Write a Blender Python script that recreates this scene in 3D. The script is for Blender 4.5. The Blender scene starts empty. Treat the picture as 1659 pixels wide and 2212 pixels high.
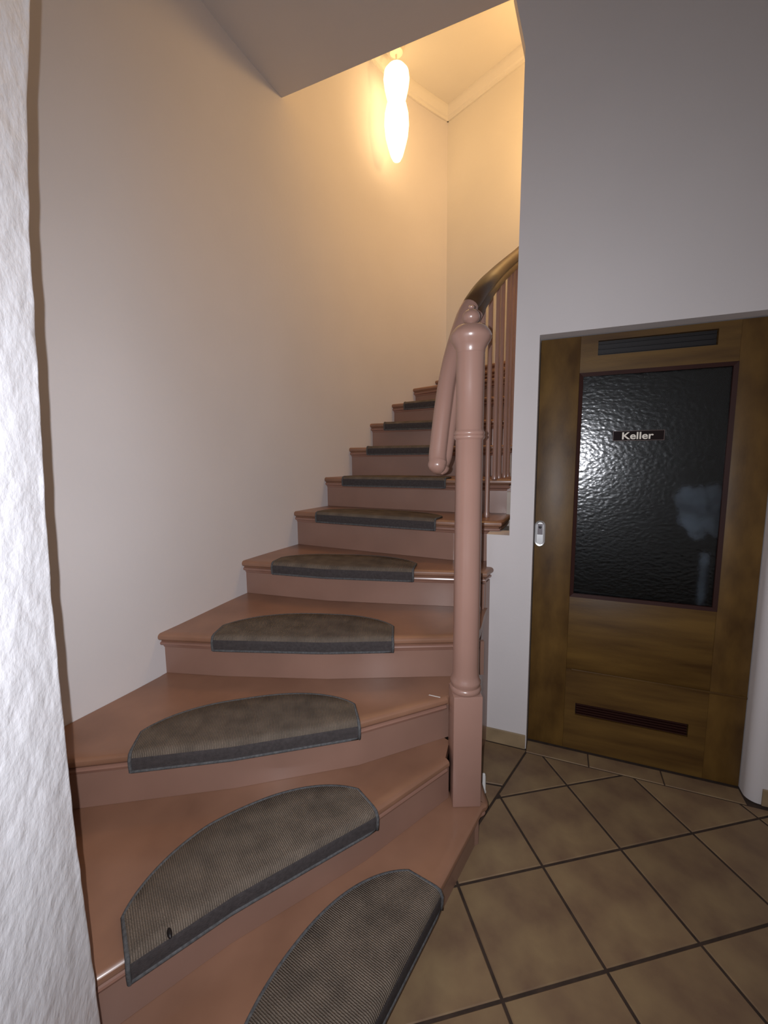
import bpy, bmesh, math, random
from mathutils import Vector, Matrix
random.seed(7)
C = bpy.context.scene.collection
SC = bpy.context.scene

# ------------------------------------------------------------------ camera
PITCH, ROLL = 0.122, -0.0086
cd = bpy.data.cameras.new('camera'); cam = bpy.data.objects.new('camera', cd); C.objects.link(cam)
fw = Vector((0, math.cos(PITCH), -math.sin(PITCH))); up = Vector((0, math.sin(PITCH), math.cos(PITCH))); rt = Vector((1, 0, 0))
rt2 = rt*math.cos(ROLL)+up*math.sin(ROLL); up2 = up*math.cos(ROLL)-rt*math.sin(ROLL)
m = Matrix((rt2, up2, -fw)).transposed().to_4x4(); m.translation = (0, 0, 1.42)
cam.matrix_world = m
cd.sensor_fit = 'HORIZONTAL'; cd.sensor_width = 36; cd.lens = 921.7/1659*36; cd.clip_start = 0.02
SC.camera = cam
# ------------------------------------------------------------------ world, lights, exposure
wd = bpy.data.worlds.new('world'); SC.world = wd; wd.use_nodes = True
wd.node_tree.nodes['Background'].inputs[0].default_value = (1.0, 0.9, 0.85, 1)
wd.node_tree.nodes['Background'].inputs[1].default_value = 0.15
SC.view_settings.view_transform = 'Standard'; SC.view_settings.look = 'None'
SC.view_settings.gamma = 1; SC.view_settings.use_curve_mapping = False
SC.view_settings.exposure = 0.0
# the phone's torch, three centimetres to the left of the lens
fl = bpy.data.lights.new('phone_torch', 'SPOT'); fo = bpy.data.objects.new('phone_torch', fl); C.objects.link(fo)
fl.energy = 85; fl.color = (0.93, 0.94, 1.0); fl.spot_size = math.radians(155); fl.spot_blend = 1.0; fl.shadow_soft_size = 0.003
fo.location = (-0.030, 0.0, 1.425)
fo.rotation_euler = Vector((-0.05, 1, -0.20)).to_track_quat('-Z', 'Y').to_euler()
# the lamp in the upper stairwell (its glass is built with the objects)
LAMP = (0.114, 3.36)
# a second lamp further round on the landing, beyond the edge of the door wall
ll = bpy.data.lights.new('landing_lamp', 'POINT'); lo_ = bpy.data.objects.new('landing_lamp', ll); C.objects.link(lo_)
ll.energy = 28; ll.color = (1.0, .60, .23); ll.shadow_soft_size = .09; lo_.location = (1.20, 2.72, 3.62)

# ------------------------------------------------------------------ helpers
def nd(t, ty, **k):
    n = t.nodes.new(ty)
    for a, b in k.items(): setattr(n, a, b)
    return n
def mat(name, col, rough=0.6, var=0.12, scale=6, bump=0.0, bscale=80, coat=0.0, metal=0.0, detail=4, col2=None, stretch=(1, 1, 1), rand=0.0, spec=0.5, bdist=0.002, crough=.18):
    m = bpy.data.materials.new(name); m.use_nodes = True; t = m.node_tree; b = t.nodes['Principled BSDF']
    tc = nd(t, 'ShaderNodeTexCoord'); mp = nd(t, 'ShaderNodeMapping'); mp.inputs['Scale'].default_value = stretch
    t.links.new(tc.outputs['Object'], mp.inputs[0])
    n1 = nd(t, 'ShaderNodeTexNoise'); n1.inputs['Scale'].default_value = scale; n1.inputs['Detail'].default_value = detail
    t.links.new(mp.outputs[0], n1.inputs[0])
    mx = nd(t, 'ShaderNodeMix', data_type='RGBA')
    c2 = col2 if col2 else tuple(max(0, c*(1-var*2)) for c in col)
    mx.inputs[6].default_value = (*c2, 1); mx.inputs[7].default_value = (*[min(1, c*(1+var*.5)) for c in col], 1)
    rp = nd(t, 'ShaderNodeMapRange'); rp.inputs[1].default_value = .3; rp.inputs[2].default_value = .7
    t.links.new(n1.outputs[0], rp.inputs[0]); t.links.new(rp.outputs[0], mx.inputs[0])
    out = mx.outputs[2]
    if rand:
        oi = nd(t, 'ShaderNodeObjectInfo'); mr = nd(t, 'ShaderNodeMapRange'); mr.inputs[3].default_value = 1-rand; mr.inputs[4].default_value = 1+rand
        t.links.new(oi.outputs['Random'], mr.inputs[0])
        hs = nd(t, 'ShaderNodeHueSaturation'); t.links.new(out, hs.inputs['Color']); t.links.new(mr.outputs[0], hs.inputs['Value']); out = hs.outputs[0]
    t.links.new(out, b.inputs['Base Color'])
    b.inputs['Roughness'].default_value = rough; b.inputs['Coat Weight'].default_value = coat; b.inputs['Coat Roughness'].default_value = crough
    b.inputs['Metallic'].default_value = metal; b.inputs['Specular IOR Level'].default_value = spec
    if bump:
        n2 = nd(t, 'ShaderNodeTexNoise'); n2.inputs['Scale'].default_value = bscale; n2.inputs['Detail'].default_value = 5
        t.links.new(mp.outputs[0], n2.inputs[0])
        bp = nd(t, 'ShaderNodeBump'); bp.inputs['Strength'].default_value = bump; bp.inputs['Distance'].default_value = bdist
        t.links.new(n2.outputs[0], bp.inputs['Height']); t.links.new(bp.outputs[0], b.inputs['Normal'])
    return m
def obj(name, bm, m, parent=None, smooth=False, ang=0.6):
    me = bpy.data.meshes.new(name); bmesh.ops.recalc_face_normals(bm, faces=bm.faces[:]); bm.to_mesh(me); bm.free()
    if m: me.materials.append(m)
    if smooth:
        for p in me.polygons: p.use_smooth = True
        me.set_sharp_from_angle(angle=ang)
    o = bpy.data.objects.new(name, me); C.objects.link(o)
    if parent: o.parent = parent
    return o
def struct(o): o['kind'] = 'structure'; return o
def thing(name, label, cat, group=None, loc=(0, 0, 0)):
    o = bpy.data.objects.new(name, None); C.objects.link(o); o.location = loc; o.empty_display_size = .1
    o['label'] = label; o['category'] = cat
    if group: o['group'] = group
    return o
def place(o, M):                 # put a part built in its own frame at M inside an unmoved parent
    o.matrix_local = M; return o
def add_box(bm, lo, hi, M=None, bev=0):
    r = bmesh.ops.create_cube(bm, size=1); vs = r['verts']
    for v in vs:
        v.co = Vector([lo[i]+(v.co[i]+.5)*(hi[i]-lo[i]) for i in range(3)])
        if M: v.co = M @ v.co
    if bev:
        es = list({e for v in vs for e in v.link_edges})
        bmesh.ops.bevel(bm, geom=es, offset=bev, segments=2, affect='EDGES', profile=.5)
def add_prism(bm, poly, z0, z1):
    lo = [bm.verts.new((p[0], p[1], z0)) for p in poly]; hi = [bm.verts.new((p[0], p[1], z1)) for p in poly]
    bm.faces.new(lo[::-1]); bm.faces.new(hi)
    n = len(poly)
    for i in range(n): bm.faces.new((lo[i], lo[(i+1) % n], hi[(i+1) % n], hi[i]))
def add_loft(bm, rings, closed=True, caps=True):
    R = [[bm.verts.new(p) for p in r] for r in rings]; n = len(R[0])
    for a, b in zip(R, R[1:]):
        for i in range(n if closed else n-1):
            j = (i+1) % n; bm.faces.new((a[i], a[j], b[j], b[i]))
    if caps and closed: bm.faces.new(R[0][::-1]); bm.faces.new(R[-1])
def add_lathe(bm, prof, c=(0, 0), n=32):
    add_loft(bm, [[(c[0]+r*math.cos(a), c[1]+r*math.sin(a), z) for a in [2*math.pi*k/n for k in range(n)]] for r, z in prof])
def cr(p, t):                     # Catmull-Rom through the points p, t in knots
    n = len(p); i = max(0, min(n-2, int(math.floor(t)))); f = t-i
    g = lambda k: Vector(p[max(0, min(n-1, k))]) if 0 <= k < n else (2*Vector(p[0])-Vector(p[1]) if k < 0 else 2*Vector(p[-1])-Vector(p[-2]))
    a, b, c, d = g(i-1), g(i), g(i+1), g(i+2)
    return .5*((2*b)+(c-a)*f+(2*a-5*b+4*c-d)*f*f+(3*b-a-3*c+d)*f**3)
def offset_line(pts, d):          # offset an open plan polyline to its right by d
    out = []
    for i, p in enumerate(pts):
        a = (pts[i]-pts[i-1]).normalized() if i else (pts[1]-pts[0]).normalized()
        b = (pts[i+1]-pts[i]).normalized() if i < len(pts)-1 else a
        na = Vector((a.y, -a.x)); nb = Vector((b.y, -b.x)); n = (na+nb)
        n = n.normalized(); out.append(p+n*d/max(.45, n.dot(na)))
    return out

# ------------------------------------------------------------------ materials
M_wall = mat('white_plaster', (.70, .665, .665), .75, .02, 2, .25, 55)
M_ceil = mat('ceiling_plaster', (.66, .62, .60), .8, .02, 2, .2, 45)
M_pier = mat('rough_plaster', (.74, .745, .78), .40, .02, 3, .75, 34, spec=.6, bdist=.005)
M_warm = mat('upper_plaster', (.74, .70, .64), .75, .02, 2, .25, 55)
M_spand = mat('shaded_closure_plaster', (.56, .50, .44), .8, .05, 8, .3, 50)  # plaster lying in shade; that beige shading is put into the colour
M_paint = mat('brown_pink_gloss_paint', (.285, .163, .122), .40, .08, 3.5, .12, 14, coat=.25)
M_tread = mat('worn_tread_paint', (.285, .148, .092), .42, .16, 4.0, .12, 18, coat=.2, col2=(.205, .102, .062))
M_post = mat('newel_gloss_paint', (.345, .200, .158), .30, .05, 3, .08, 9, coat=.5)
M_mould = mat('moulding_paint', (.30, .160, .118), .34, .08, 5, .1, 14, coat=.3)
M_rail = mat('dark_varnished_wood', (.085, .040, .016), .5, .2, 8, 0, stretch=(1, 1, .2), coat=.12, spec=.3)
M_oak = mat('dark_oak_veneer', (.135, .072, .016), .50, .3, 5, .15, 60, coat=.18, crough=.38, spec=.3, detail=8, col2=(.065, .030, .006), stretch=(2.2, 2.2, 1.0))
M_oakh = mat('dark_oak_crosswise', (.130, .070, .015), .50, .3, 3, .15, 60, coat=.1, spec=.3, crough=.42, detail=8, col2=(.066, .030, .006), stretch=(.7, .7, 6))
M_bead = mat('red_brown_bead', (.035, .010, .007), .6, .1, 5, spec=.2)
M_black = mat('black_grille', (.006, .004, .005), .5, .1, 9)
M_alu = mat('brushed_aluminium', (.82, .83, .84), .28, .04, 20, metal=.9)
M_recess = mat('recess_grey', (.20, .18, .19), .5, .1, 20, metal=.4)
M_cellar = mat('cellar_darkness', (.012, .012, .012), .9)  # near-black, the unlit cellar's darkness put into the colour
M_pale = mat('pale_matte', (.62, .64, .74), .9, .35, 9, .6, 14)
M_plastic = mat('white_plastic', (.75, .74, .72), .4, .02)
M_tile = mat('brown_floor_tile', (.255, .176, .092), .55, .3, 6.5, .25, 30, detail=8, col2=(.165, .098, .062), rand=.08, spec=.35, coat=.05)
M_skirt = mat('skirting_tile', (.36, .26, .15), .5, .15, 7, .1, 30, rand=.08)
M_grout = mat('dark_grout', (.050, .030, .020), .9, .2, 30)
M_sign = mat('sign_plate', (.012, .005, .005), .6, .1, spec=.12)
M_signw = mat('sign_letters', (.85, .78, .68), .5, .02)
M_signe = mat('sign_edge', (.16, .11, .10), .35, .02)
def carpet(name, col, col2, binding=False):
    m = mat(name, col, .95, .2, 14, 0, col2=col2, detail=8, spec=.1); t = m.node_tree; b = t.nodes['Principled BSDF']
    tc = nd(t, 'ShaderNodeTexCoord'); wv = nd(t, 'ShaderNodeTexWave', wave_type='BANDS', bands_direction='X')
    wv.inputs['Scale'].default_value = 62; wv.inputs['Distortion'].default_value = 1.2; wv.inputs['Detail'].default_value = 2; wv.inputs['Detail Scale'].default_value = 4
    t.links.new(tc.outputs['Object'], wv.inputs[0])
    n2 = nd(t, 'ShaderNodeTexNoise'); n2.inputs['Scale'].default_value = 420; t.links.new(tc.outputs['Object'], n2.inputs[0])
    ad = nd(t, 'ShaderNodeMath', operation='MULTIPLY_ADD'); ad.inputs[1].default_value = .8; t.links.new(n2.outputs[0], ad.inputs[0]); t.links.new(wv.outputs[1], ad.inputs[2])
    bp = nd(t, 'ShaderNodeBump'); bp.inputs['Strength'].default_value = .9; bp.inputs['Distance'].default_value = .003
    t.links.new(ad.outputs[0], bp.inputs['Height']); t.links.new(bp.outputs[0], b.inputs['Normal'])
    # base colour follows the ribs too, darker in their grooves
    src = b.inputs['Base Color'].links[0].from_socket; mx = nd(t, 'ShaderNodeMix', data_type='RGBA', blend_type='MULTIPLY')
    mr = nd(t, 'ShaderNodeMapRange'); mr.inputs[3].default_value = .62; mr.inputs[4].default_value = 1.15; t.links.new(wv.outputs[1], mr.inputs[0])
    mx.inputs[0].default_value = 1; t.links.new(src, mx.inputs[6]); t.links.new(mr.outputs[0], mx.inputs[7]); t.links.new(mx.outputs[2], b.inputs['Base Color'])
    return m
M_carpet = carpet('ribbed_grey_brown_carpet', (.215, .172, .135), (.145, .118, .095))
M_bind = mat('grey_binding_yarn', (.115, .115, .118), .95, .2, 120, .6, 400, spec=.1)
M_flap = mat('darkened_flap_carpet', (.066, .057, .057), .95, .12, 90, .8, 300, spec=.1)  # same carpet as the top; pile direction's darker look put into the colour
# hammered dark glass: mostly a dark gloss with a little see-through
M_glass = bpy.data.materials.new('hammered_dark_glass'); M_glass.use_nodes = True
t = M_glass.node_tree; b = t.nodes['Principled BSDF']
b.inputs['Base Color'].default_value = (.42, .47, .50, 1); b.inputs['Roughness'].default_value = .19; b.inputs['Transmission Weight'].default_value = 1.0; b.inputs['IOR'].default_value = 1.5
tc = nd(t, 'ShaderNodeTexCoord'); mp = nd(t, 'ShaderNodeMapping'); mp.inputs['Scale'].default_value = (1, 1, 1.5)
t.links.new(tc.outputs['Object'], mp.inputs[0])
vo = nd(t, 'ShaderNodeTexVoronoi', feature='SMOOTH_F1'); vo.inputs['Scale'].default_value = 62; t.links.new(mp.outputs[0], vo.inputs[0])
no = nd(t, 'ShaderNodeTexNoise'); no.inputs['Scale'].default_value = 48; no.inputs['Detail'].default_value = 3; t.links.new(mp.outputs[0], no.inputs[0])
ma = nd(t, 'ShaderNodeMath', operation='ADD'); t.links.new(vo.outputs[0], ma.inputs[0]); t.links.new(no.outputs[0], ma.inputs[1])
bp = nd(t, 'ShaderNodeBump'); bp.inputs['Strength'].default_value = .5; bp.inputs['Distance'].default_value = .0014
t.links.new(ma.outputs[0], bp.inputs['Height']); t.links.new(bp.outputs[0], b.inputs['Normal'])
def emit(name, col, s):
    m = bpy.data.materials.new(name); m.use_nodes = True; b = m.node_tree.nodes['Principled BSDF']
    b.inputs['Base Color'].default_value = (.9, .85, .75, 1); b.inputs['Emission Color'].default_value = (*col, 1); b.inputs['Emission Strength'].default_value = s
    return m
M_lamp = emit('lit_lamp_glass', (1.0, .66, .30), 4)
M_canopy = mat('pale_lamp_metal', (.8, .75, .65), .35, .02)

# ------------------------------------------------------------------ the curved stair wall
OUT = [(-1.37, -1.9), (-1.37, -.4), (-1.335, .58), (-1.17, 1.13), (-.93, 1.67), (-.747, 2.185), (-.553, 2.60), (-.400, 2.888), (-.250, 3.133),
       (-.103, 3.344), (.070, 3.55), (.2546, 3.722), (.462, 3.884), (.565, 3.954)]
def outer(k, n=6, k1=None):       # wall points from tread k's nosing to tread k1's (knot 3 is tread 3)
    k1 = k+1 if k1 is None else k1; N = max(2, int(n*(k1-k)))
    return [cr(OUT, k+(k1-k)*i/N) for i in range(N+1)]
wall_pts = outer(0, 6, 13)
TOP = 4.31
def wall_strip(bm, pts, z0, z1, th):   # thickness to the left of the direction of travel
    o = offset_line(pts, -th); poly = [tuple(p) for p in pts]+[tuple(p) for p in o[::-1]]
    n = len(pts)
    for i in range(n-1):
        q = [pts[i], pts[i+1], o[i+1], o[i]]
        lo = [bm.verts.new((p.x, p.y, z0)) for p in q]; hi = [bm.verts.new((p.x, p.y, z1)) for p in q]
        bm.faces.new((lo[0], lo[1], hi[1], hi[0])); bm.faces.new((lo[2], lo[3], hi[3], hi[2])); bm.faces.new(hi); bm.faces.new(lo[::-1])
        if i == 0: bm.faces.new((lo[3], lo[0], hi[0], hi[3]))
        if i == n-2: bm.faces.new((lo[1], lo[2], hi[2], hi[1]))
    bmesh.ops.remove_doubles(bm, verts=bm.verts[:], dist=1e-5)
bm = bmesh.new(); wall_strip(bm, wall_pts, 0, TOP, .15)
struct(obj('wall_left', bm, M_wall, smooth=True, ang=.5))
bm = bmesh.new(); wall_strip(bm, [Vector((.565, 3.954)), Vector((1.033, 3.408)), Vector((1.50, 2.862)), Vector((1.90, 2.396))], 0, TOP, .15)
struct(obj('wall_back', bm, M_warm))
# upper ceiling over the stairwell, and its cornice
bm = bmesh.new(); add_prism(bm, [(-1.2, 2.0), (2.1, 1.2), (2.1, 2.6), (.7, 4.3), (-.3, 4.3), (-1.2, 3.0)], TOP, TOP+.15)
struct(obj('ceiling_upper', bm, M_warm))
def cornice(name, pts):
    bm = bmesh.new(); prof = [(0, 0), (0, -.085), (.012, -.085), (.018, -.070), (.030, -.062), (.048, -.030), (.055, -.012), (.055, 0)]
    rails = [offset_line(pts, d+.0005) for d, z in prof]
    add_loft(bm, [[(rails[j][i].x, rails[j][i].y, TOP+prof[j][1]) for j in range(len(prof))] for i in range(len(pts))])
    return struct(obj(name, bm, M_warm, smooth=True, ang=.4))
cornice('trim_1', outer(5, 5, 13)); cornice('trim_2', [Vector((.565, 3.954)), Vector((1.033, 3.408)), Vector((1.45, 2.920))])
# the hall's own ceiling slab, whose edge crosses the stairwell
HC = 3.407
e1 = Vector((-.509, 2.60)); e2 = Vector((.588, 2.113)); d = (e2-e1).normalized()
a = e1-d*.10; c_ = e2+d*.0
bm = bmesh.new(); add_prism(bm, [(-1.5, -1.9), (2.6, -1.9), (2.6, 1.25), (.70, 2.10), tuple(c_), tuple(a), (-.72, 2.62), (-1.08, 2.2), (-1.5, 1.3)], HC, HC+.25)
struct(obj('ceiling', bm, M_ceil))

# ------------------------------------------------------------------ door wall frame: t along, d towards the hall, z up
ANG = -0.39295; et = Vector((math.cos(ANG), math.sin(ANG), 0)); en = Vector((math.sin(ANG), -math.cos(ANG), 0))
DM = Matrix((et, en, Vector((0, 0, 1)))).transposed().to_4x4(); DM.translation = (.7194, 2.0197, 0)
WF = .081                         # wall front, proud of the door's face
DW, DH = .873, 1.955
def plate(bm, poly, d0, d1, M=DM):   # polygon in (t, z)
    A = [bm.verts.new(M @ Vector((p[0], d0, p[1]))) for p in poly]; B = [bm.verts.new(M @ Vector((p[0], d1, p[1]))) for p in poly]
    bm.faces.new(A[::-1]); bm.faces.new(B); n = len(poly)
    for i in range(n): bm.faces.new((A[i], A[(i+1) % n], B[(i+1) % n], B[i]))
bm = bmesh.new()
def tz(x, y, z): q = DM.inverted() @ Vector((x, y, z)); return (q.x, z)
plate(bm, [tz(.507, 2.019, 0), (0, 0), (0, DH), (DW, DH), (DW+.0452, DH), (DW+.0452, TOP), (-.25, TOP), tz(.538, 2.007, 3.41), tz(.562, 1.997, 3.292), tz(.600, 1.981, 3.108),
           tz(.591, 1.985, 1.06), tz(.494, 2.025, 1.06)], WF-.14, WF)
struct(obj('wall_door', bm, M_wall))
# the part right of the door, its corner rounded
bm = bmesh.new(); r = .045
ring = [(DW, WF-.14)]+[(DW+r-r*math.cos(q), WF-r+r*math.sin(q)) for q in [math.pi/2*i/8 for i in range(9)]]+[(DW+1.2, WF), (DW+1.2, WF-.14)]
P = [DM @ Vector((p[0], p[1], 0)) for p in ring]
add_prism(bm, [(p.x, p.y) for p in P], 0, TOP)
struct(obj('wall_right', bm, M_wall, smooth=True, ang=.5))

# ------------------------------------------------------------------ floor: concrete base with single tiles
bm = bmesh.new(); add_prism(bm, [(-1.5, -1.9), (2.6, -1.9), (2.6, 1.0), (2.0, 2.4), (.6, 4.2), (-.6, 4.0), (-1.5, 1.9)], -.12, -.0035)
floor = struct(obj('floor', bm, M_grout))
TS, TA, TO = .3153, .2046, Vector((.2382, 1.2712))
u1 = Vector((math.cos(TA), math.sin(TA))); u2 = Vector((-math.sin(TA), math.cos(TA))); nw = Vector((.38291, .92379))
def clip(poly, n, c):             # keep n.p <= c
    out = []
    for i, p in enumerate(poly):
        q = poly[(i+1) % len(poly)]; a, b_ = n.dot(p)-c, n.dot(q)-c
        if a <= 0: out.append(p)
        if a*b_ < 0: out.append(p+(q-p)*(a/(a-b_)))
    return out
def area(p): return abs(sum(p[i].x*p[i-1].y-p[i-1].x*p[i].y for i in range(len(p))))/2
def tile(poly, m_, top=0.0, h=.012, parent=floor, name='floor_tile', bev=.0025):
    bm = bmesh.new(); c = sum(poly, Vector((0, 0)))/len(poly)
    add_prism(bm, [(p.x-c.x, p.y-c.y) for p in poly], -h, 0)
    es = [e for e in bm.edges if all(abs(v.co.z) < 1e-6 for v in e.verts)]
    bmesh.ops.bevel(bm, geom=es, offset=bev, segments=1, affect='EDGES')
    o = obj(name, bm, m_, parent); o.location = (c.x, c.y, top); return o
g = .0045
for i in range(-6, 8):
    for j in range(-8, 3):
        q = [TO+u1*TS*(i+a)+u2*TS*(j+b_) for a, b_ in ((0, 0), (1, 0), (1, 1), (0, 1))]
        s = [(g, g), (-g, g), (-g, -g), (g, -g)]
        q = [p+u1*a+u2*b_ for p, (a, b_) in zip(q, s)]
        q = clip(q, nw, 2.139-.105); q = clip(q, Vector((-1, 0)), 1.36) if q else q
        q = clip(q, Vector((1, 0)), 2.5) if q else q; q = clip(q, Vector((0, -1)), 1.0) if q else q
        q = clip(q, Vector((-.786, .618)), .6527-.0045) if q else q
        # leave out what lies wholly under the stairs
        if len(q) > 2 and area(q) > .0012:
            c = sum(q, Vector((0, 0)))/len(q)
            if c.x < .25 and c.y > 1.35+.6*c.x*.5 and c.y > .9: continue
            if c.x < -.35 and c.y > .45: continue
            o = tile(q, M_tile, top=random.uniform(-.0006, 0))
# two cut tiles in the corner beside the newel, laid to another line
al = Vector((.618, .786)); n_ = Vector((-.786, .618))*.0045; P0 = Vector((.481, 1.668))
q = clip([P0+al*.052+n_, P0+al*.40+n_, Vector((.52, 2.10)), Vector((.38, 1.745))], nw, 2.049); tile(q, M_tile)
tile([P0+al*.040+n_, Vector((.375, 1.735)), Vector((.375, 1.56)), P0-al*.12+n_], M_tile)
# threshold row in front of the cellar door, parallel to it
t0 = -.02
for w_ in (.30, .30, .31):
    q = [DM @ Vector((t0+a, d_, 0)) for a, d_ in ((g/2, .010), (w_-g/2, .010), (w_-g/2, .101), (g/2, .101))]
    if t0 < 0: q = [DM @ Vector((a, d_, 0)) for a, d_ in ((.003, .010), (.28-g/2, .010), (.28-g/2, .101), (.003, .101))]
    if t0 > .5: q = [DM @ Vector((a, d_, 0)) for a, d_ in ((.58+g/2, .010), (.868, .010), (.868, .101), (.58+g/2, .101))]
    tile([Vector((p.x, p.y)) for p in q], M_tile, name='threshold_tile'); t0 += .30
# tile skirting left and right of the door
def skirt(name, spans):
    root = bpy.data.objects.new(name, None); C.objects.link(root); struct(root)
    for a, b_ in spans:
        bm = bmesh.new(); add_box(bm, (a+.0015, WF+.0005, 0.0005), (b_-.0015, WF+.009, .072), None, .002)
        o = obj('skirting_tile', bm, M_skirt, root); o.matrix_local = DM.copy()
skirt('baseboard_left', [(-.226, -.002)]); skirt('baseboard_right', [(DW+.045, DW+.35), (DW+.35, DW+.65)])

# ------------------------------------------------------------------ plaster pier at the left of the picture
edge = [(3.407, -.470), (2.5, -.474), (2.25, -.478), (2.096, -.477), (2.0, -.490), (1.93, -.501), (1.85, -.508), (1.761, -.516), (1.629, -.522), (1.491, -.528), (1.346, -.536), (1.192, -.541),
        (1.0, -.543), (.814, -.544), (.677, -.542), (.533, -.538), (.371, -.535), (.247, -.534), (.0, -.532)]
def ex(z):
    for (a, xa), (b_, xb) in zip(edge, edge[1:]):
        if b_ <= z <= a: return xb+(xa-xb)*(z-b_)/(a-b_)
from mathutils import noise
bm = bmesh.new(); rings = []
NZ = 300
for k in range(NZ+1):
    z = HC*k/NZ; x0 = ex(min(z, 3.406)); row = []
    N1 = 46
    for i in range(N1+1):         # the side towards the camera's axis, rough plaster
        f = i/N1; y = .16+f*.505
        h = noise.noise(Vector((y*9, z*9, 1)))*.0022+noise.noise(Vector((y*34, z*30, 5)))*.0016+noise.noise(Vector((y*90, z*90, 9)))*.0005
        row.append((x0+.125*(1-f)**1+h*.8, y, z))
    w1 = noise.noise(Vector((3, 7, z*22)))*.0009
    for q in (.25, .55, .8, 1):   # rounded arris, then the back side
        row.append((x0+w1-.006+.006*math.cos(q*1.57), .665+.012*math.sin(q*1.57)+w1, z))
    row.append((-.70, .68, z)); row.append((-1.30, .68, z)); row.append((-1.345, .16, z)); rings.append(row)
add_loft(bm, rings)
struct(obj('wall_pier', bm, M_pier, smooth=True, ang=.9))

# ------------------------------------------------------------------ staircase
stairs = thing('staircase', 'brown-pink painted wooden winder staircase curving up to the right along the white wall', 'staircase')
ZK = {1: .18, 2: .36, 3: .54, 4: .72, 5: .90, 6: 1.109, 7: 1.305, 8: 1.5085, 9: 1.697, 10: 1.868, 11: 2.0186, 12: 2.1105, 13: 2.174}
V2 = lambda *a: Vector(a)
# nosing lines, from the wall to the inner side
FR = {2: [V2(-.70, .685), V2(-.599, .762), V2(-.387, .937), V2(-.049, 1.163), V2(.225, 1.392)],
      3: [V2(-1.17, 1.13), V2(-.925, 1.17), V2(-.486, 1.244), V2(-.087, 1.345), V2(.232, 1.488)],
      4: [V2(-.93, 1.67), V2(-.668, 1.634), V2(-.239, 1.603), V2(.254, 1.617), V2(.375, 1.625)],
      5: [V2(-.747, 2.185), V2(-.296, 2.043), V2(.152, 1.967), V2(.474, 1.922)],
      6: [V2(-.553, 2.60), V2(-.05, 2.335), V2(.346, 2.135), V2(.585, 2.10)],
      7: [V2(-.400, 2.888), V2(.398, 2.475), V2(.715, 2.38)],
      8: [V2(-.250, 3.133), V2(.306, 2.978), V2(.835, 2.76)],
      9: [V2(-.103, 3.344), V2(.371, 3.187), V2(.92, 3.03)],
      10: [V2(.070, 3.55), V2(.4325, 3.303), V2(.97, 3.10)],
      11: [V2(.2546, 3.722), V2(.484, 3.511), V2(1.01, 3.15)],
      12: [V2(.462, 3.884), V2(1.04, 3.20)],
      13: [V2(.535, 3.930), V2(1.08, 3.24)]}
INN = [FR[k][-1] for k in range(4, 14)]
def nosing_bar(bm, pts, z):       # rounded front edge, pts run with the stair body on their left
    prof = [(.040, 0.0), (.013, 0.0), (.006, -.003), (.0015, -.008), (0, -.015), (.0015, -.022), (.007, -.028), (.015, -.031), (.017, -.036), (.040, -.036)]
    L = [offset_line(pts, -d) for d, _ in prof]
    add_loft(bm, [[(L[j][i].x, L[j][i].y, z+prof[j][1]) for j in range(len(prof))] for i in range(len(pts))])
def cove_bar(bm, pts, z):
    prof = [(.045, -.0362), (.015, -.0362), (.010, -.039), (.0085, -.044), (.011, -.050), (.018, -.054), (.024, -.056), (.026, -.063), (.0305, -.067), (.045, -.067)]
    L = [offset_line(pts, -d) for d, _ in prof]
    add_loft(bm, [[(L[j][i].x, L[j][i].y, z+prof[j][1]) for j in range(len(prof))] for i in range(len(pts))])
def make_step(k, front, inner, back, outr, znext, zprev, side=False):
    z = ZK[k]; face = front+(inner if side else [])
    fr_in = offset_line(face, -.020)
    top = fr_in+([] if side else inner)+back+outr
    bm = bmesh.new(); add_prism(bm, [tuple(p) for p in top], z-.036, z); nosing_bar(bm, face, z)
    # bars sit flush with the slab: drop the slab a hair
    for v in bm.verts[:2*len(top)]: v.co.z -= .0003
    obj('tread', bm, M_tread, stairs, smooth=True, ang=.5)
    bm = bmesh.new(); cove_bar(bm, face, z); obj('nosing_moulding', bm, M_mould, stairs, smooth=True, ang=.5)
    bm = bmesh.new(); fe = front+([front[-1]+(front[-1]-front[-2]).normalized()*.030] if k in (2, 3, 4) else [])
    a = offset_line(fe, -.030); b_ = offset_line(fe, -.048)
    add_prism(bm, [tuple(p) for p in a]+[tuple(p) for p in b_[::-1]], zprev+.0005, z-.0365)
    obj('riser', bm, M_paint, stairs, smooth=True, ang=.3)
# step 1, with its rounded corner around the newel
c1 = V2(.356, 1.405); d1 = V2(.552, .834)
f1 = [c1-d1*1.48, c1-d1*.9, c1-d1*.4, c1-d1*.018, V2(.361, 1.398), V2(.3695, 1.409), V2(.372, 1.425), V2(.370, 1.47), V2(.372, 1.60)]
z = ZK[1]; bm = bmesh.new()
add_prism(bm, [tuple(p) for p in offset_line(f1, -.020)]+[(.10, 1.60), (-.40, 1.20), (-1.215, .95), (-1.28, .70), (-1.28, .685), (-.555, .685), (-.555, .17)], z-.036, z-.0003)
nosing_bar(bm, f1, z); obj('tread', bm, M_tread, stairs, smooth=True, ang=.5)
bm = bmesh.new(); cove_bar(bm, f1, z); obj('nosing_moulding', bm, M_mould, stairs, smooth=True, ang=.5)
bm = bmesh.new(); a = offset_line(f1, -.032); b_ = offset_line(f1, -.048)
add_prism(bm, [tuple(p) for p in a]+[tuple(p) for p in b_[::-1]], .001, z-.0365); obj('riser', bm, M_paint, stairs)
make_step(2, FR[2], [V2(.24, 1.50)], [V2(.20, 1.545), V2(-.10, 1.40), V2(-.50, 1.30), V2(-1.125, 1.20)], [V2(-1.17, 1.10), V2(-1.285, .685)], .54, .18)
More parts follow.
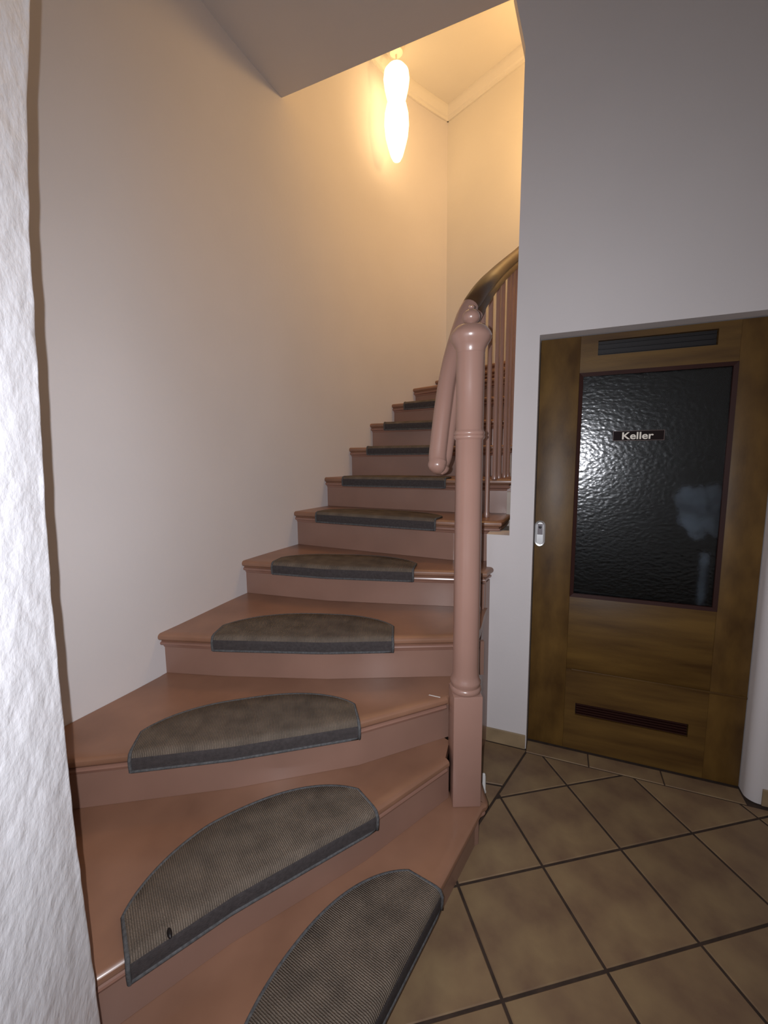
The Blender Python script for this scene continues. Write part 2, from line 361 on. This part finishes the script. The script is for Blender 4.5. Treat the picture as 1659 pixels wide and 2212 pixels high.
make_step(3, FR[3], [V2(.31, 1.50), V2(.360, 1.62)], [V2(.36, 1.68), V2(-.3, 1.67), V2(-.925, 1.72)], [p+V2(.002, 0) for p in outer(3, 5)][::-1][0:-1], .72, .36)
for k in range(4, 14):
    if k < 13:
        i0 = k-4; inn = [cr(INN, i0+q) for q in (.35, .7, 1.0, 1.12)]
        outp = [p for p in outer(k, 6, min(13, k+1.14))][1:][::-1]
        bk = FR[k+1][1:-1]; bk = [p+(V2(0, .05)) for p in bk[::-1]]
    else:
        inn = [V2(1.5, 2.9)]; outp = []; bk = [V2(1.0, 3.43), V2(.575, 3.925)]
    make_step(k, FR[k], inn, bk, outp, 0, ZK[k-1], side=(k in (5, 6, 7, 8, 9)))
# inner string: painted boards below the first treads, plaster closure above
SP = [V2(.345, 1.475), V2(.372, 1.60), V2(.405, 1.75), V2(.458, 1.935)]
def string(poly_top, m_, name):
    bm = bmesh.new()
    for (p, zp), (q, zq) in zip(poly_top, poly_top[1:]):
        n = (q-p).normalized(); n = V2(n.y, -n.x)*.012
        for s_ in (0,):
            A = [(p-n, zp), (p+n, zp), (q+n, zq), (q-n, zq)]
            hi = [bm.verts.new((v.x, v.y, zz)) for v, zz in A]; lo = [bm.verts.new((v.x, v.y, .001)) for v, zz in A]
            bm.faces.new(hi); bm.faces.new(lo[::-1])
            for i in range(4): bm.faces.new((lo[i], lo[(i+1) % 4], hi[(i+1) % 4], hi[i]))
    return obj(name, bm, m_, stairs)
string([(V2(.343, 1.50), .50), (V2(.357, 1.60), .50)], M_paint, 'string_board')
string([(V2(.358, 1.605), .66), (V2(.452, 1.93), .66)], M_paint, 'string_board')
string([(V2(.453, 1.935), .84), (V2(.503, 2.026), .84), (V2(.545, 2.10), .84)], M_paint, 'string_board')
string([(V2(.568, 2.125), 1.045), (V2(.690, 2.37), 1.045)], M_spand, 'plaster_closure')['label'] = 'plaster closing the side below the treads, shade put into its beige colour'
string([(V2(.703, 2.385), 1.235), (V2(.812, 2.775), 1.235)], M_spand, 'plaster_closure')
string([(V2(.814, 2.785), 1.442), (V2(.900, 3.035), 1.442)], M_spand, 'plaster_closure')
string([(V2(.902, 3.045), 1.630), (V2(.955, 3.115), 1.630)], M_paint, 'string_board')
string([(V2(.957, 3.12), 1.801), (V2(.997, 3.165), 1.801)], M_paint, 'string_board')
string([(V2(.999, 3.17), 1.951), (V2(1.07, 3.25), 1.951)], M_paint, 'string_board')
bm = bmesh.new(); add_prism(bm, [(.162, 1.508), (.185, 1.497), (.203, 1.490), (.204, 1.4935), (.187, 1.5005), (.165, 1.5105)], .5402, .5412)
obj('paint_chip', bm, M_plastic, stairs)['label'] = 'pale scratch in the tread paint beside the newel'
# newel post
NX, NY = .286, 1.440
newel = bpy.data.objects.new('newel_post', None); C.objects.link(newel); newel.parent = stairs; newel.location = (NX, NY, .1805)
def nz(z): return z-.1805
bm = bmesh.new()
add_box(bm, (-.051, -.051, 0), (.051, .051, nz(.600)), None, .004)
o = obj('post_block', bm, M_post, newel, smooth=True, ang=.4); o.rotation_euler.z = .03
bm = bmesh.new()
add_lathe(bm, [(.050, nz(.5995)), (.054, nz(.603)), (.0565, nz(.611)), (.054, nz(.619)), (.0505, nz(.622)), (.0515, nz(.628)), (.054, nz(.634)), (.0535, nz(.642)), (.049, nz(.650)), (.0465, nz(.665)), (.0455, nz(.70)),
               (.0450, nz(1.1)), (.0445, nz(1.482)), (.0475, nz(1.485)), (.0515, nz(1.490)), (.0515, nz(1.495)), (.048, nz(1.4985)), (.051, nz(1.502)), (.051, nz(1.507)), (.047, nz(1.512)), (.0445, nz(1.516)),
               (.0450, nz(1.65)), (.0460, nz(1.76))], n=48)
obj('post_shaft', bm, M_post, newel, smooth=True, ang=.9)
bm = bmesh.new()
add_lathe(bm, [(.046, nz(1.7602)), (.0475, nz(1.772)), (.054, nz(1.785)), (.0625, nz(1.797)), (.0665, nz(1.808)), (.0665, nz(1.816)), (.063, nz(1.824)), (.057, nz(1.832)), (.051, nz(1.839)), (.046, nz(1.843)), (.030, nz(1.846)), (.014, nz(1.850))], n=48)
obj('post_cap', bm, M_post, newel, smooth=True, ang=.9)
bm = bmesh.new()
add_lathe(bm, [(.014, nz(1.8502)), (.016, nz(1.855)), (.023, nz(1.859)), (.0275, nz(1.868)), (.028, nz(1.876)), (.025, nz(1.885)), (.017, nz(1.892)), (.010, nz(1.896)), (.009, nz(1.900)), (.011, nz(1.904)), (.007, nz(1.908)), (.001, nz(1.909))], n=32)
obj('post_finial', bm, M_post, newel, smooth=True, ang=.9)
# handrail
RP = [(.205, 1.60, 1.395), (.212, 1.61, 1.44), (.238, 1.63, 1.628), (.272, 1.65, 1.80), (.315, 1.69, 1.93), (.363, 1.73, 2.020), (.427, 1.86, 2.115), (.520, 2.12, 2.25), (.613, 2.35, 2.377), (.713, 2.55, 2.50), (.813, 2.72, 2.615), (.90, 2.86, 2.72), (.97, 3.0, 2.82), (1.02, 3.12, 2.93)]
def rail_at(s): return cr(RP, s)
prof = []
for a in [math.pi*(-.12)+math.pi*1.24*i/12 for i in range(13)]: prof.append((.034*math.cos(a), .010+.028*math.sin(a)))
prof += [(-.026, -.006), (-.022, -.012), (-.026, -.018), (-.029, -.028), (-.025, -.038), (-.015, -.043), (.015, -.043), (.025, -.038), (.029, -.028), (.026, -.018), (.022, -.012), (.026, -.006)]
def rail(name, s0, s1, m_, endcap, n):
    bm = bmesh.new(); rings = []
    st = [(s0+(s1-s0)*i/n, 1.0) for i in range(n+1)]
    if endcap:
        T0 = (rail_at(s0+.01)-rail_at(s0)).normalized(); pre = []
        for q in (.12, .45, .72, .9): pre.append((-(1-q)*.030*1.1, math.sqrt(1-(1-q)**2)))
    def ring(p, T, sc):
        S = Vector((-T.y, T.x, 0)).normalized()*-1; U = S.cross(T).normalized()
        if U.z < 0 and abs(T.z) < .99: U = -U
        return [p+S*x*sc+U*(.003+y*1.14)*sc for x, y in prof]
    if endcap:
        for off, sc in pre: rings.append(ring(rail_at(s0)+T0*off, T0, sc))
    for s_, sc in st:
        T = (rail_at(min(s_+.02, len(RP)-1))-rail_at(max(0, s_-.02))).normalized(); rings.append(ring(rail_at(s_), T, sc))
    add_loft(bm, rings); return obj(name, bm, m_, stairs, smooth=True, ang=.7)
rail('handrail', 4.6, 13, M_rail, False, 70)['label'] = 'dark varnished upper handrail'
rail('handrail_end', 0, 4.6, M_post, True, 40)['label'] = 'painted lower handrail end hanging beside the newel'
# balusters
tread_of = lambda x, y: max([k for k in range(4, 12) if y >= {4: 1.62, 5: 1.93, 6: 2.11, 7: 2.42, 8: 2.80, 9: 3.06, 10: 3.2, 11: 3.3}[k]])
for x, y in [(.345, 1.70), (.425, 1.89), (.553, 2.28), (.627, 2.42), (.684, 2.54), (.745, 2.64), (.800, 2.76), (.86, 2.89), (.90, 3.0)]:
    zb = ZK[tread_of(x, y)]; best = min((((rail_at(s_/20).x-x)**2+(rail_at(s_/20).y-y)**2), s_/20) for s_ in range(60, 260))[1]
    zt = rail_at(best).z-.045
    bm = bmesh.new(); r = .0125
    add_lathe(bm, [(r*1.25, 0), (r*1.25, .02), (r, .03), (r, (zt-zb)*.5), (r, zt-zb+.02)], n=12)
    o = obj('baluster', bm, M_post, stairs, smooth=True, ang=.6); o.location = (x, y, zb)

# ------------------------------------------------------------------ carpet mats
def along(front, s):              # point at arc length s on a plan polyline
    for a, b_ in zip(front, front[1:]):
        L = (b_-a).length
        if s <= L: return a+(b_-a)*s/L
        s -= L
    return front[-1]
def stair_mat(k, front, pa, pb, D, label):
    """half-moon mat folded over the nosing between pa and pb"""
    z = ZK[k]; A, B = V2(*pa), V2(*pb)
    L = (B-A).length; ex_ = (B-A)/L; ey_ = V2(-ex_.y, ex_.x)
    root = thing('stair_mat', label, 'mat', 'carpet mats on the stair treads', (A.x, A.y, z))
    root.rotation_euler.z = math.atan2(ex_.y, ex_.x)
    N = 56; rings = []; T = .009; bindpts = []; H = .052
    def lip(u):                   # how far the nosing bows out of the chord at u (towards the viewer is negative)
        p = A+ex_*u; best = 0; lo_, hi_ = -.08, .08
        for _ in range(24):
            mid = (lo_+hi_)/2; q = p+ey_*mid
            # signed side against the polyline
            dm = None
            for a, b_ in zip(front, front[1:]):
                dd = (b_-a); t_ = max(0, min(1, (q-a).dot(dd)/dd.length_squared)); v = q-(a+dd*t_)
                s_ = dd.x*v.y-dd.y*v.x
                if dm is None or v.length < dm[0]: dm = (v.length, s_)
            if dm[1] > 0: hi_ = mid
            else: lo_ = mid
        return (lo_+hi_)/2
    def back_v(u):
        e = min(1, max(-1, (2*u/L-1)*.955)); return .055+(D-.055)*(1-abs(e)**2.25)**.62
    for i in range(N+1):
        f = i/N; f = .5-.5*math.cos(math.pi*f); f = .35*f+.65*(i/N); u = L*f
        v0 = lip(u); V = v0+back_v(u); e = .0015
        cs = [(V, e), (V-.001, T*.6), (V-.006, T), (V-(V-v0-.014)*.33, T), (V-(V-v0-.014)*.66, T), (v0+.014, T), (v0+.004, T*.8), (v0-.004, T*.2), (v0-.0085, -.008), (v0-.0105, -.020), (v0-.0095, -.036), (v0-.009, -H),
              (v0-.0035, -H), (v0-.0015, -.036), (v0-.0015, -.018), (v0-.0010, -.004), (v0+.005, e), (v0+.02, e)]
        sh = 0
        rings.append([(u, v, zz) for v, zz in cs]); bindpts.append((u, V))
    bm = bmesh.new()
    top = [r_[0:9] for r_ in rings]
    add_loft(bm, rings)
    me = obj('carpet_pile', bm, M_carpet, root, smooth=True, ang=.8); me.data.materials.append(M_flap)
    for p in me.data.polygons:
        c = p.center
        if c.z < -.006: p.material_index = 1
    # binding yarn round the curved edge, the two short ends and along the lower hem
    path = []
    v0, v1 = rings[0][10][1], rings[-1][10][1]
    path += [(0, v0, -H), (-.001, v0, -.036), (-.001, v0-.001, -.015), (0, v0+.006, .003), (0, v0+.02, .006)]
    for u, V in bindpts: path.append((u, V, .005))
    path += [(L, v1+.02, .006), (L, v1+.006, .003), (L+.001, v1-.001, -.015), (L+.001, v1, -.036), (L, v1, -H)]
    for i in range(N, -1, -4): path.append((rings[i][11][0], rings[i][11][1]+.002, -H))
    cu = bpy.data.curves.new('b', 'CURVE'); cu.dimensions = '3D'; sp = cu.splines.new('POLY'); sp.points.add(len(path)-1)
    for p, q in zip(sp.points, path): p.co = (*q, 1)
    cu.bevel_depth = .0052; cu.bevel_resolution = 2; tmp = bpy.data.objects.new('b', cu); C.objects.link(tmp)
    bpy.context.view_layer.update(); mesh = bpy.data.meshes.new_from_object(tmp.evaluated_get(bpy.context.evaluated_depsgraph_get()))
    bpy.data.objects.remove(tmp); mesh.materials.clear(); mesh.materials.append(M_bind); mesh.name = 'binding_edge'
    for p in mesh.polygons: p.use_smooth = True
    o = bpy.data.objects.new('binding_edge', mesh); C.objects.link(o); o.parent = root
    return root
on1 = lambda s_: tuple(c1-d1*s_)
MATS = [(1, f1[:5], on1(1.05), on1(.375), .245, 'grey-brown half-moon carpet mat on the lowest tread, cut by the bottom of the picture'),
        (2, FR[2], (-.560, .794), (-.033, 1.174), .235, 'grey-brown half-moon carpet mat on the second tread, a small dark spot near its left end'),
        (3, FR[3], (-.775, 1.195), (-.092, 1.344), .24, 'grey-brown half-moon carpet mat on the third tread, left of the square newel base'),
        (4, FR[4], (-.69, 1.636), (.030, 1.608), .26, 'grey-brown half-moon carpet mat on the fourth tread, wide flat dark front'),
        (5, FR[5], (-.57, 2.13), (.135, 1.969), .25, 'grey-brown carpet mat on the fifth tread, third below the handrail end'),
        (6, FR[6], (-.400, 2.519), (.265, 2.177), .24, 'narrow-looking carpet mat on the sixth tread, a strip of bare nosing right of it'),
        (7, FR[7], (-.268, 2.818), (.36, 2.494), .22, 'thin dark strip of carpet mat just below the rounded handrail end'),
        (8, FR[8], (-.118, 3.086), (.44, 2.923), .22, 'dark carpet mat edge on the eighth tread, level with the rounded handrail end'),
        (9, FR[9], (.010, 3.306), (.54, 3.140), .08, 'dark carpet mat edge on the ninth tread, third mat from the top'),
        (10, FR[10], (.172, 3.480), (.58, 3.197), .11, 'topmost dark carpet mat, on the tenth tread near the curved wall')]
mats = [stair_mat(*a) for a in MATS]
# the dark spot on the second mat
bm = bmesh.new(); bmesh.ops.create_icosphere(bm, subdivisions=2, radius=.007)
for v in bm.verts: v.co = Vector((v.co.x*.8, v.co.y*1.9, v.co.z*.9))
o = obj('dark_spot', bm, M_black, mats[1], smooth=True); o.location = (.082, -.004, .006)

# ------------------------------------------------------------------ cellar door
door = bpy.data.objects.new('door_1', None); C.objects.link(door); struct(door)
door['label'] = 'dark brown wooden cellar door with a hammered dark glass pane, standing in the white wall'
def dpart(name, lo, hi, m_, bev=.0015, parent=door):
    bm = bmesh.new(); add_box(bm, lo, hi, None, bev); o = obj(name, bm, m_, parent, smooth=True, ang=.4)
    if parent == door: o.matrix_local = DM.copy()
    return o
G0, G1, GZ0, GZ1 = .168, .739, .771, 1.793
dpart('door_stile', (.003, -.04, .003), (G0-.0002, 0, DH-.004), M_oak); dpart('door_stile', (G1+.0002, -.04, .003), (DW-.003, 0, DH-.004), M_oak)
dpart('door_panel', (G0, -.04, .412), (G1, -.0008, GZ0-.0002), M_oakh, .001)
# top rail and foot board, each with a slot for its vent
for z0, z1, t0_, t1_, a, b_ in [(GZ1+.0002, DH-.004, .237, .666, 1.863, 1.925), (.003, .411, .216, .674, .182, .243)]:
    bm = bmesh.new()
    for lo, hi in [((G0, -.04, z0), (G1, -.0008, a)), ((G0, -.04, b_), (G1, -.0008, z1)), ((G0, -.04, a), (t0_, -.0008, b_)), ((t1_, -.04, a), (G1, -.0008, b_))]: add_box(bm, lo, hi)
    bmesh.ops.remove_doubles(bm, verts=bm.verts[:], dist=1e-5)
    o = obj('door_rail', bm, M_oakh, door); o.matrix_local = DM.copy()
    v = dpart('vent_grille', (t0_+.0005, -.038, a+.0005), (t1_-.0005, -.022, b_-.0005), M_black, 0)
    n = 5 if a < 1 else 3
    for i in range(n):
        zz = a+(b_-a)*(i+.5)/n
        bm = bmesh.new(); add_box(bm, (t0_+.003, -.020, zz-.0028 if n == 5 else zz-.004), (t1_-.003, -.004 if n == 5 else -.012, zz+.0012), None, .0008)
        o = obj('vent_slat', bm, M_bead if n == 5 else M_black, v)
bm = bmesh.new(); add_box(bm, (.19, .0002, .404), (DW-.003, .004, .414), None, .0015)
o = obj('door_bead', bm, M_oakh, door); o.matrix_local = DM.copy()
# glazing bead: four mitred strips
bm = bmesh.new(); w_ = .016
def strip(bm, a, b_, c, d_):      # outer a-b, inner d-c in (t, z)
    lo = [Vector((p[0], -.012, p[1])) for p in (a, b_, c, d_)]; hi = [Vector((a[0], .006, a[1])), Vector((b_[0], .006, b_[1])), Vector((c[0], .001, c[1])), Vector((d_[0], .001, d_[1]))]
    A = [bm.verts.new(p) for p in lo]; B = [bm.verts.new(p) for p in hi]; bm.faces.new(A[::-1]); bm.faces.new(B)
    for i in range(4): bm.faces.new((A[i], A[(i+1) % 4], B[(i+1) % 4], B[i]))
oc = [(G0, GZ0), (G1, GZ0), (G1, GZ1), (G0, GZ1)]; ic = [(G0+w_, GZ0+w_), (G1-w_, GZ0+w_), (G1-w_, GZ1-w_), (G0+w_, GZ1-w_)]
for i in range(4): strip(bm, oc[i], oc[(i+1) % 4], ic[(i+1) % 4], ic[i])
o = obj('glazing_bead', bm, M_bead, door); o.matrix_local = DM.copy()
# the pane sits a touch askew in its rebate
gm = bmesh.new(); add_box(gm, (-.280, -.003, GZ0+.003), (.280, .003, GZ1-.003)); o = obj('glass_pane', gm, M_glass, door)
o.matrix_local = DM @ Matrix.Translation(((G0+G1)/2, -.0215, 0)) @ Matrix.Rotation(.028, 4, 'Z')
# flush oval pull
pull = bpy.data.objects.new('door_pull', None); C.objects.link(pull); pull.parent = door
pull.matrix_local = DM @ Matrix.Translation((.0265, 0, 1.0645))
def oval(bm, w, h, d0, d1, n=12):
    r = w; pts = []
    for i in range(n+1): a = math.pi*i/n; pts.append((r*math.cos(a), h-r+r*math.sin(a)))
    for i in range(n+1): a = math.pi+math.pi*i/n; pts.append((r*math.cos(a), -(h-r)+r*math.sin(a)))
    return pts
def oval_ring(bm, sets, cap0=False, cap1=False):
    R = [[bm.verts.new((x, d_, z_)) for x, z_ in oval(None, w, h, 0, 0)] for w, h, d_ in sets]; n = len(R[0])
    for a, b_ in zip(R, R[1:]):
        for i in range(n): bm.faces.new((a[i], a[(i+1) % n], b_[(i+1) % n], b_[i]))
    if cap1: bm.faces.new(R[-1])
bm = bmesh.new(); oval_ring(bm, [(.0235, .062, .0003), (.0235, .062, .004), (.021, .0595, .0055), (.016, .054, .0045), (.0145, .0525, .0008), (.0145, .0525, .0006)], cap1=True)
obj('pull_plate', bm, M_alu, pull, smooth=True, ang=.7)
bm = bmesh.new(); add_box(bm, (-.0125, .0009, -.006), (.0125, .0014, .046), None, 0); obj('pull_recess', bm, M_recess, pull)
bm = bmesh.new(); bmesh.ops.create_uvsphere(bm, u_segments=14, v_segments=8, radius=.007)
for v in bm.verts: v.co = Vector((v.co.x, v.co.y*.15+.002, v.co.z+.030))
obj('keyhole', bm, M_black, pull, smooth=True)
# name plate with the word
sign = thing('door_sign', 'small dark rectangular sign reading Keller in pale letters, stuck on the dark door glass', 'sign')
sm = DM @ Matrix.Translation((.411, -.0128, 1.5145)); sign.matrix_world = sm
bm = bmesh.new(); add_box(bm, (-.098, 0, -.0225), (.098, .002, .0225), None, .0006); obj('sign_plate', bm, M_sign, sign)
bm = bmesh.new()
for lo, hi in [((-.097, .002, .020), (.097, .0026, .0215)), ((-.097, .002, -.0215), (.097, .0026, -.020)), ((-.097, .002, -.020), (-.0955, .0026, .020)), ((.0955, .002, -.020), (.097, .0026, .020))]: add_box(bm, lo, hi)
obj('sign_border', bm, M_signe, sign)
tcu = bpy.data.curves.new('t', 'FONT'); tcu.body = 'Keller'; tcu.size = .042; tcu.align_x = 'CENTER'; tcu.extrude = .0008; tcu.offset = .0008; tcu.space_character = 1.0
to = bpy.data.objects.new('t', tcu); C.objects.link(to); bpy.context.view_layer.update()
tm = bpy.data.meshes.new_from_object(to.evaluated_get(bpy.context.evaluated_depsgraph_get())); bpy.data.objects.remove(to)
for v in tm.vertices: v.co = Vector((v.co.x*1.17-.004, -v.co.z+.0034, v.co.y-.0145))
for v in tm.vertices: v.co.y = .0022+(.0034-v.co.y)*.4 if False else v.co.y
tm.materials.clear(); tm.materials.append(M_signw); tm.name = 'sign_lettering'; o = bpy.data.objects.new('sign_lettering', tm); C.objects.link(o); o.parent = sign

# near-black box added behind the glass to keep ambient light out
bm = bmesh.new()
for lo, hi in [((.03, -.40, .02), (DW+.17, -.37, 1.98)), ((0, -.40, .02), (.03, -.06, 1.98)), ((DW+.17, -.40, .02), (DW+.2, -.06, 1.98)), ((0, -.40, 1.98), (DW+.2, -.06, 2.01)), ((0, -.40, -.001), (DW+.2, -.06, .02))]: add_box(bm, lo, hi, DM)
struct(obj('wall_dark_box', bm, M_cellar))
# guessed pale shapes: one crumpled, one an upright pipe seen blurred through the pane
bm = bmesh.new(); bmesh.ops.create_icosphere(bm, subdivisions=4, radius=1)
for v in bm.verts:
    p = v.co.copy(); k = 1+.85*noise.noise(p*1.5+Vector((4.2, 0, 1.7)))+.15*noise.noise(p*4.5)
    v.co = Vector((p.x*.080*k, p.y*.02*k, p.z*.120*k))
blob = obj('pale_lump', bm, M_pale, smooth=True, ang=3); blob.matrix_world = DM @ Matrix.Translation((.705, -.20, 1.165)) @ Matrix.Rotation(-.25, 4, 'Y')
blob['label'] = 'pale crumpled cloth seen blurred behind the lower right of the door glass'; blob['category'] = 'lump'
bm = bmesh.new(); add_lathe(bm, [(.018, 0), (.018, .96)], n=20)
cylinder = obj('pale_cylinder', bm, M_pale, smooth=True, ang=.9); cylinder.matrix_world = DM @ Matrix.Translation((.735, -.20, .021))
cylinder['label'] = 'pale upright pipe seen blurred behind the bottom right corner of the door glass'; cylinder['category'] = 'cylinder'

# ------------------------------------------------------------------ small white peg beside the newel
peg = None
bm = bmesh.new(); add_lathe(bm, [(.011, 0), (.012, .004), (.009, .012), (.008, .075), (.006, .085), (.002, .088)], n=16)
peg = obj('floor_peg', bm, M_plastic, smooth=True, ang=.6); peg.location = (.417, 1.672, .0)
peg['label'] = 'small white peg standing on the floor tiles just right of the newel post'; peg['category'] = 'peg'

# ------------------------------------------------------------------ hanging lamp
lamp = thing('pendant_lamp', 'glowing two-bulged glass lamp hanging from the stairwell ceiling beside the curved wall', 'lamp', None, (LAMP[0], LAMP[1], 0))
LX, LY = 0, 0
bm = bmesh.new(); add_lathe(bm, [(.055, TOP-.0005), (.055, TOP-.030), (.046, TOP-.060), (.012, TOP-.072)], (LX, LY), 28)
obj('ceiling_canopy', bm, M_canopy, lamp, smooth=True, ang=.8)
bm = bmesh.new(); add_lathe(bm, [(.006, TOP-.070), (.006, 4.1719)], (LX, LY), 12); obj('lamp_stem', bm, M_canopy, lamp, smooth=True)
prof_u = [(.010, 4.1719), (.030, 4.168), (.062, 4.1554), (.086, 4.1264), (.092, 4.0828), (.084, 4.0247), (.072, 3.9763), (.064, 3.9473)]
prof_l = [(.060, 3.9463), (.070, 3.9182), (.084, 3.8601), (.088, 3.7923), (.080, 3.7149), (.062, 3.6471), (.044, 3.589), (.028, 3.5599), (.004, 3.5503)]
bm = bmesh.new(); add_lathe(bm, prof_u, (LX, LY), 32); obj('lamp_glass', bm, M_lamp, lamp, smooth=True, ang=1.2)
bm = bmesh.new(); add_lathe(bm, prof_l, (LX, LY), 32); obj('lamp_glass', bm, M_lamp, lamp, smooth=True, ang=1.2)
